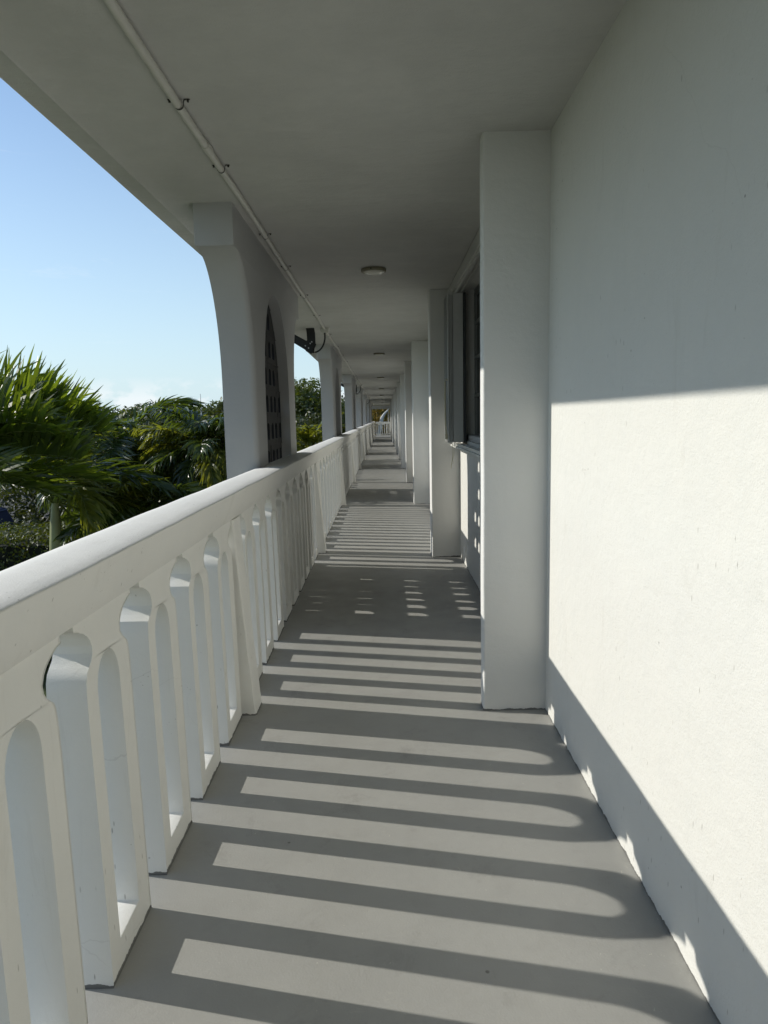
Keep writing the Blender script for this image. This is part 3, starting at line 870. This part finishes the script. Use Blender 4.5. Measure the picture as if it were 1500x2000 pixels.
def leaf_cloud(rg, clumps, nleaf, size, flat=.0):
    V, F = [], []
    npv = np.random.RandomState(rg.randrange(1 << 30))
    tot = sum(c[1]**2 for c in clumps)
    for c, r in clumps:
        n = int(nleaf*r*r/tot)
        for _ in range(n):
            d = Vector(npv.normal(size=3)).normalized()
            rr = r*(npv.rand()**.35)*(1+.18*npv.normal()*.6)
            p = Vector(c) + Vector((d.x, d.y, d.z*.8))*rr
            nrm = (d + Vector(npv.normal(size=3))*.7 + Vector((0, 0, .3))).normalized()
            u = nrm.orthogonal().normalized(); w = nrm.cross(u)
            a = npv.rand()*6.28; u2 = u*math.cos(a)+w*math.sin(a); w2 = nrm.cross(u2)
            s = size*(.6+.8*npv.rand()); i0 = len(V)
            V += [tuple(p-u2*s), tuple(p-w2*s*.42), tuple(p+u2*s), tuple(p+w2*s*.42)]
            F.append((i0, i0+1, i0+2, i0+3))
    return V, F

def tree(label, c, r, h, rg, nleaf, size, mat='leaf', name='leafy_tree', group='trees beyond the railing', nclump=30, squash=.8, trunk='trunk'):
    """c: crown centre; r crown radius; h crown half height"""
    base = Vector((c[0], c[1], -3.05))
    t = thing(name, label, 'tree', base, group)
    cc = Vector(c) - base; clumps = []
    for i in range(nclump):
        a = i*2.399; f = 1-2*(i+.5)/nclump; s = math.sqrt(max(0, 1-f*f)); k = rg.uniform(.55, .95)
        clumps.append(((cc.x+r*s*math.cos(a)*k, cc.y+r*s*math.sin(a)*k, cc.z+h*f*k), r*rg.uniform(.22, .40)))
    clumps.append(((cc.x, cc.y, cc.z), r*.5))
    V, F = leaf_cloud(rg, clumps, nleaf, size)
    bm = bmesh.new(); zt = max(.6, cc.z-h*.3)
    tube(bm, [(0, 0, 0), (.05, 0, zt*.5), (-.03, 0, zt), (0, 0, cc.z+h*.2)], [r*.09+.05, r*.07+.04, r*.06+.03, r*.03+.01], 8)
    for i in range(7):
        q = clumps[(i*4+1) % nclump][0]
        tube(bm, [(0, 0, zt*.8), (q[0]*.45, q[1]*.45, (zt*.8+q[2])*.55), q], [r*.04+.02, r*.03+.01, .01], 6)
    link('trunk', bm_mesh(bm, 'trunk'), M[trunk], t)
    link('crown', mesh_from('crown', V, F, M[mat]), None, t)
    return t

rg = random.Random(2)
tree('dark shrub mass behind the van at the left edge', (-13.5, 23, -1.9), 3.6, 1.5, rg, 9000, .09, 'leaf_dark', name='shrub', group='shrubs behind the palms', nclump=30)
tree('big round leafy tree seen between the first two piers', (-5.9, 46, 1.2), 4.2, 2.75, rg, 26000, .13, 'leaf', nclump=46)
tree('dark leafy tree just right of the second pier', pxy(664, 832, 62), 3.0, 2.4, rg, 8000, .17, 'leaf', nclump=26)
tree('dark round tree on the skyline left of the fan palm', pxy(70, 812, 38), 1.25, 1.0, rg, 5000, .10, 'leaf_dark')
tree('dark round tree on the skyline under the fan palm', pxy(108, 822, 42), 1.9, 1.25, rg, 7000, .10, 'leaf_dark')
spec = [(170, 828, 55, 3.2, 1.3), (235, 826, 60, 3.0, 1.5), (290, 812, 48, 1.9, 1.0), (340, 812, 52, 1.7, 1.1), (386, 818, 58, 2.2, 1.0), (432, 815, 50, 2.0, 1.2), (505, 822, 60, 3.5, 1.4), (30, 832, 60, 4.0, 1.6), (-40, 825, 65, 4.0, 2.0)]
names = ['low', 'wide', 'small bright', 'rounded', 'dark low', 'yellowish', 'half hidden', 'broad', 'leftmost']
wh = ['right of the fan palm', 'left of the flagless pole, behind the bushy palm', 'behind the bushy palm tips', 'just left of the thin pole', 'at the foot of the thin pole', 'right of the thin pole', 'behind the first pier', 'behind the left palm fronds', 'beyond the left edge palm']
for i, (px_, py_, y, r, h) in enumerate(spec):
    tree('%s skyline tree %s' % (names[i], wh[i]), pxy(px_, py_, y), r, h, rg, 4500, .14, 'leaf' if i in (2, 3, 5) else 'leaf_dark', nclump=22)
# lower mass of green behind the palms: shrubs
for i, (px_, py_, y, r, h) in enumerate([(150, 905, 24, 2.6, 1.5), (330, 900, 24, 2.4, 1.5), (420, 905, 23, 1.9, 1.6), (240, 950, 20, 2.2, 1.4), (480, 890, 27, 2.4, 1.5), (585, 868, 32, 2.4, 1.5)]):
    tree('%s green shrub mass low behind the palms %s' % (['leftmost', 'middle', 'tall', 'lowest', 'shaded', 'farthest'][i], ['left of the near palm tips', 'left of the palm by the pier', 'right under the palm by the pier', 'under the bushy palm', 'behind the first pier', 'between the first and second piers'][i]), pxy(px_, py_, y), r, h, rg, 7000, .085, 'leaf_dark', name='shrub', group='shrubs behind the palms', nclump=26)
# trees beyond the end of the walkway
tree('golden leafed tree beyond the far end railing', (-.9, 66, .9), 2.4, 2.6, rg, 6000, .10, 'leaf_gold', name='golden_tree', group='trees beyond the far end')
tree('dark tree beyond the far end railing, right of the golden one', (1.4, 68, .8), 3.0, 3.2, rg, 9000, .12, 'leaf_dark', group='trees beyond the far end')
tree('tall dark tree closing the view beyond the far end of the walkway', (-.5, 76, 1.6), 5.5, 4.6, rg, 16000, .18, 'leaf_dark', group='trees beyond the far end')
bm = bmesh.new(); tube(bm, [(-.55, 62, -3.05), (-.45, 62, 0), (-.12, 62, 1.42), (.10, 62, 1.75), (.45, 62, 2.12), (.8, 62, 2.6)], [.2, .18, .15, .10, .05, .03], 10)
tag(link('bare_tree', bm_mesh(bm, 'bare_tree'), M['pole']), 'pale grey slanting tree trunk beyond the far end railing', 'tree')

# fan palm on the skyline
def fan_palm(label, c, r, rg):
    base = Vector((c[0], c[1], -3.05)); t = thing('fan_palm', label, 'palm tree', base, 'fan palms on the skyline')
    h = c[2]+3.05; bm = bmesh.new(); tube(bm, [(0, 0, 0), (.1, 0, h*.5), (0, 0, h)], [.2, .16, .15], 8)
    link('trunk', bm_mesh(bm, 'trunk'), M['palmtrunk'], t)
    V, F = [], []
    for i in range(26):
        a = i*2.399; f = 1-1.5*(i+.5)/26; s = math.sqrt(max(0, 1-f*f)); d = Vector((s*math.cos(a), s*math.sin(a), f))
        hub = Vector((0, 0, h)) + d*r*.45; u = d.orthogonal().normalized(); w = d.cross(u)
        u = (u*math.cos(a)+w*math.sin(a)); 
        for k in range(15):
            b = rad(-80+160*k/14.); e = (d*math.cos(b)+u*math.sin(b)).normalized(); L = r*.6*rg.uniform(.8, 1.1)
            n = e.cross(d if abs(b) > .2 else w).normalized(); sd = n.cross(e).normalized() if n.length else u
            i0 = len(V); m = hub+e*L*.55
            V += [tuple(hub), tuple(m-sd*r*.035), tuple(hub+e*L+Vector((0, 0, -.08*r))), tuple(m+sd*r*.035)]; F.append((i0, i0+1, i0+2, i0+3))
    link('crown', mesh_from('crown', V, F, M['leaf_dark']), None, t)
fan_palm('small fan palm rising above the skyline trees at the left', pxy(95, 776, 44), .85, rg)
fan_palm('tip of a fan palm on the skyline left of the first pier', pxy(445, 797, 46), .75, rg)
fan_palm('fan palm low on the skyline beside the thin pole', pxy(384, 806, 50), .8, rg)

# hedge
HX0, HX1, HY0, HY1, HZ = -14., -5.15, 12.6, 14.6, -.62

hd = thing('hedge', 'clipped green hedge behind the near palm trunk', 'hedge', ((HX0+HX1)/2, HY0, -3.05))
bm = bmesh.new(); add_box(bm, (HX0, HY0+.12, -3.05), (HX1-.12, HY1, HZ-.12))
link('twigs', loc(bm_mesh(bm, 'twigs'), hd), M['core'], hd)
V, F = [], []; nr = np.random.RandomState(7)
for i in range(30000):
    u = nr.rand()
    if u < .5: p = Vector((HX0+(HX1-HX0)*nr.rand(), HY0+(HY1-HY0)*nr.rand(), HZ)); nm = Vector((0, 0, 1))
    elif u < .85: p = Vector((HX0+(HX1-HX0)*nr.rand(), HY0, -3+(HZ+3)*nr.rand())); nm = Vector((0, -1, 0))
    else: p = Vector((HX1, HY0+(HY1-HY0)*nr.rand(), -3+(HZ+3)*nr.rand())); nm = Vector((1, 0, 0))
    b = .09*mnoise.noise(p*1.6)+.05*nr.normal()
    p = p + nm*b
    d = (nm + Vector(nr.normal(size=3))*.8).normalized(); a = d.orthogonal().normalized(); w = d.cross(a); q = nr.rand()*6.28
    a2 = a*math.cos(q)+w*math.sin(q); w2 = d.cross(a2); s = .035*(.6+.8*nr.rand()); i0 = len(V)
    V += [tuple(p-a2*s), tuple(p-w2*s*.5), tuple(p+a2*s), tuple(p+w2*s*.5)]; F.append((i0, i0+1, i0+2, i0+3))
link('foliage', loc(mesh_from('hedge_leaves', V, F, M['hedge']), hd), None, hd)

# dark blue vehicle behind the hedge
cc = Vector((-11.0, 17.0, -3.05))
car = thing('parked_van', 'dark navy van mostly hidden behind the clipped hedge', 'van', cc)
lp = [(-2.4, .35), (-2.45, .9), (-2.38, 2.3), (-2.2, 2.5), (1.0, 2.52), (1.35, 2.38), (1.9, 1.35), (2.5, 1.05), (2.6, .8), (2.6, .35)]
bm = bmesh.new(); add_prism(bm, [lp], -.9, .9, axis='y'); bevel_sharp(bm, .07, 3, 15)
link('body', bm_mesh(bm, 'van_body'), M['carblue'], car, smooth=40)
for x0, x1 in ((-2.1, -1.1), (-1.0, 0.), (.1, .95)):
    for s in (-1, 1):
        link('window', box_mesh('van_window', (x0, s*.905-.008, 1.3), (x1, s*.905+.008, 2.05), .004), M['glass'], car)
for x in (-1.6, 1.7):
    for s in (-1, 1):
        bm = bmesh.new(); tube(bm, [(x, s*.72, .34), (x, s*.93, .34)], .34, 20)
        w = link('wheel', bm_mesh(bm, 'wheel'), M['tyre'], car, smooth=40)
        bm = bmesh.new(); tube(bm, [(x, s*.93, .34), (x, s*.945, .34)], .2, 16)
        link('rim', bm_mesh(bm, 'rim'), M['steel'], w)
for y in (-.6, .6): link('headlight', box_mesh('headlight', (2.56, y-.15, .8), (2.62, y+.15, .95), .01), M['dome'], car)

# houses far behind the palms
def house(label, c, w, d, h, rh, ang=0.):
    t = thing('house', label, 'house', (c[0], c[1], -3.05), 'houses beyond the palms'); t.rotation_euler = (0, 0, ang)
    bm = bmesh.new(); add_box(bm, (-w/2, -d/2, 0), (w/2, d/2, h)); link('wall', bm_mesh(bm, 'wall'), M['house'], t)
    bm = bmesh.new(); o = .5
    B = [bm.verts.new(p) for p in ((-w/2-o, -d/2-o, h+.01), (w/2+o, -d/2-o, h+.01), (w/2+o, d/2+o, h+.01), (-w/2-o, d/2+o, h+.01))]
    T = [bm.verts.new(p) for p in ((-w/2+d/2, 0, h+rh), (w/2-d/2, 0, h+rh))]
    for f in ((B[0], B[1], T[1], T[0]), (B[1], B[2], T[1]), (B[2], B[3], T[0], T[1]), (B[3], B[0], T[0]), (B[3], B[2], B[1], B[0])): bm.faces.new(f)
    link('roof', bm_mesh(bm, 'roof'), M['roof'], t)
    for x in (-w*.3, 0, w*.3):
        link('window', box_mesh('hw', (x-.6, -d/2-.03, 1.), (x+.6, -d/2+.02, 2.2), .01), M['glass'], t)
house('grey roofed house glimpsed between the palm fronds', pxy(350, 850, 36), 7., 5., 2.4, 1.35, .3)
house('second grey roofed house, farther left behind the near palm', pxy(225, 850, 34), 4.6, 4., 2.4, 1.3, -.1)

# thin pole
bm = bmesh.new(); q = pxy(397, 815, 40)
tube(bm, [(q.x, q.y, -3.05), (q.x, q.y, 1.6), (q.x, q.y, 2.95)], [.06, .035, .012], 8)
tag(link('flagpole', bm_mesh(bm, 'flagpole'), M['pole']), 'thin white pole rising above the skyline trees', 'pole')

# ------------------------------------------------------------------ light, sky
D = Vector((1, -.225, -.567)).normalized()
sun = bpy.data.lights.new('sun', 'SUN'); sun.energy = 4.0; sun.angle = rad(.53); sun.color = (1., .955, .865)
so = bpy.data.objects.new('sun', sun); C.objects.link(so); so.rotation_euler = D.to_track_quat('-Z', 'Y').to_euler(); so.location = (-20, 5, 15)
w = bpy.data.worlds.new('World'); S.world = w; w.use_nodes = True
nt = w.node_tree; nt.nodes.clear(); N = NT(nt)
out = N.n('ShaderNodeOutputWorld'); bg = N.n('ShaderNodeBackground')
sky = N.n('ShaderNodeTexSky'); sky.sky_type = 'NISHITA'; sky.sun_disc = False
sky.sun_elevation = math.asin(-D.z); sky.sun_rotation = math.atan2(-D.x, -D.y)
sky.air_density = 1.0; sky.dust_density = .15; sky.ozone_density = 2.2; sky.altitude = 0
tc = N.n('ShaderNodeTexCoord').outputs['Generated']
sp = N.n('ShaderNodeSeparateXYZ'); N.l(tc, sp.inputs[0])
n1 = N.noise(N.scale(tc, 1, 1, 1.6), 26, 7, .55)
band = N.math('MULTIPLY', N.ramp(sp.outputs[2], .0, .012), N.ramp(sp.outputs[2], .030, .060, 1, 0))
cum = N.math('MULTIPLY', N.ramp(n1, .44, .56), band)
n2 = N.noise(N.scale(tc, 1, 1, 6), 7., 8, .7, .6)
wisp = N.math('MULTIPLY', N.ramp(n2, .60, .80, 0, .22), N.ramp(sp.outputs[2], .05, .2))
cl = N.math('MAXIMUM', N.math('MULTIPLY', cum, .6), wisp)
hz = N.ramp(sp.outputs[2], .0, .50, 1, 0)
hz = N.math('POWER', hz, 1.6)
base = N.mix(N.math('MULTIPLY', hz, .93), sky.outputs[0], (3.75, 4.85, 5.5))
col = N.mix(cl, base, (6.2, 6.35, 6.5))
N.l(col, bg.inputs[0]); bg.inputs[1].default_value = .15
N.l(bg.outputs[0], out.inputs[0])

# ------------------------------------------------------------------ camera
pitch, yaw, roll = rad(7.5966), rad(-.1143), -.0205
F_ = Vector((math.sin(yaw)*math.cos(pitch), math.cos(yaw)*math.cos(pitch), -math.sin(pitch)))
Rt = Vector((math.cos(yaw), -math.sin(yaw), 0)); U = Rt.cross(F_)
c_, s_ = math.cos(roll), math.sin(roll)
R2 = Rt*c_ + U*s_; U2 = -Rt*s_ + U*c_
cam = bpy.data.cameras.new('camera'); co = bpy.data.objects.new('camera', cam); C.objects.link(co)
mat = Matrix(((R2.x, U2.x, -F_.x), (R2.y, U2.y, -F_.y), (R2.z, U2.z, -F_.z))).to_4x4()
mat.translation = (0, 0, 1.45); co.matrix_world = mat
cam.sensor_fit = 'HORIZONTAL'; cam.sensor_width = 36; cam.lens = 36*1387/1500
cam.clip_start = .05; cam.clip_end = 3000
S.camera = co
S.render.resolution_x = 768; S.render.resolution_y = 1024
S.view_settings.view_transform = 'Standard'; S.view_settings.look = 'None'
S.view_settings.exposure = .10; S.view_settings.gamma = 1
S.cycles.max_bounces = 8; S.cycles.diffuse_bounces = 5
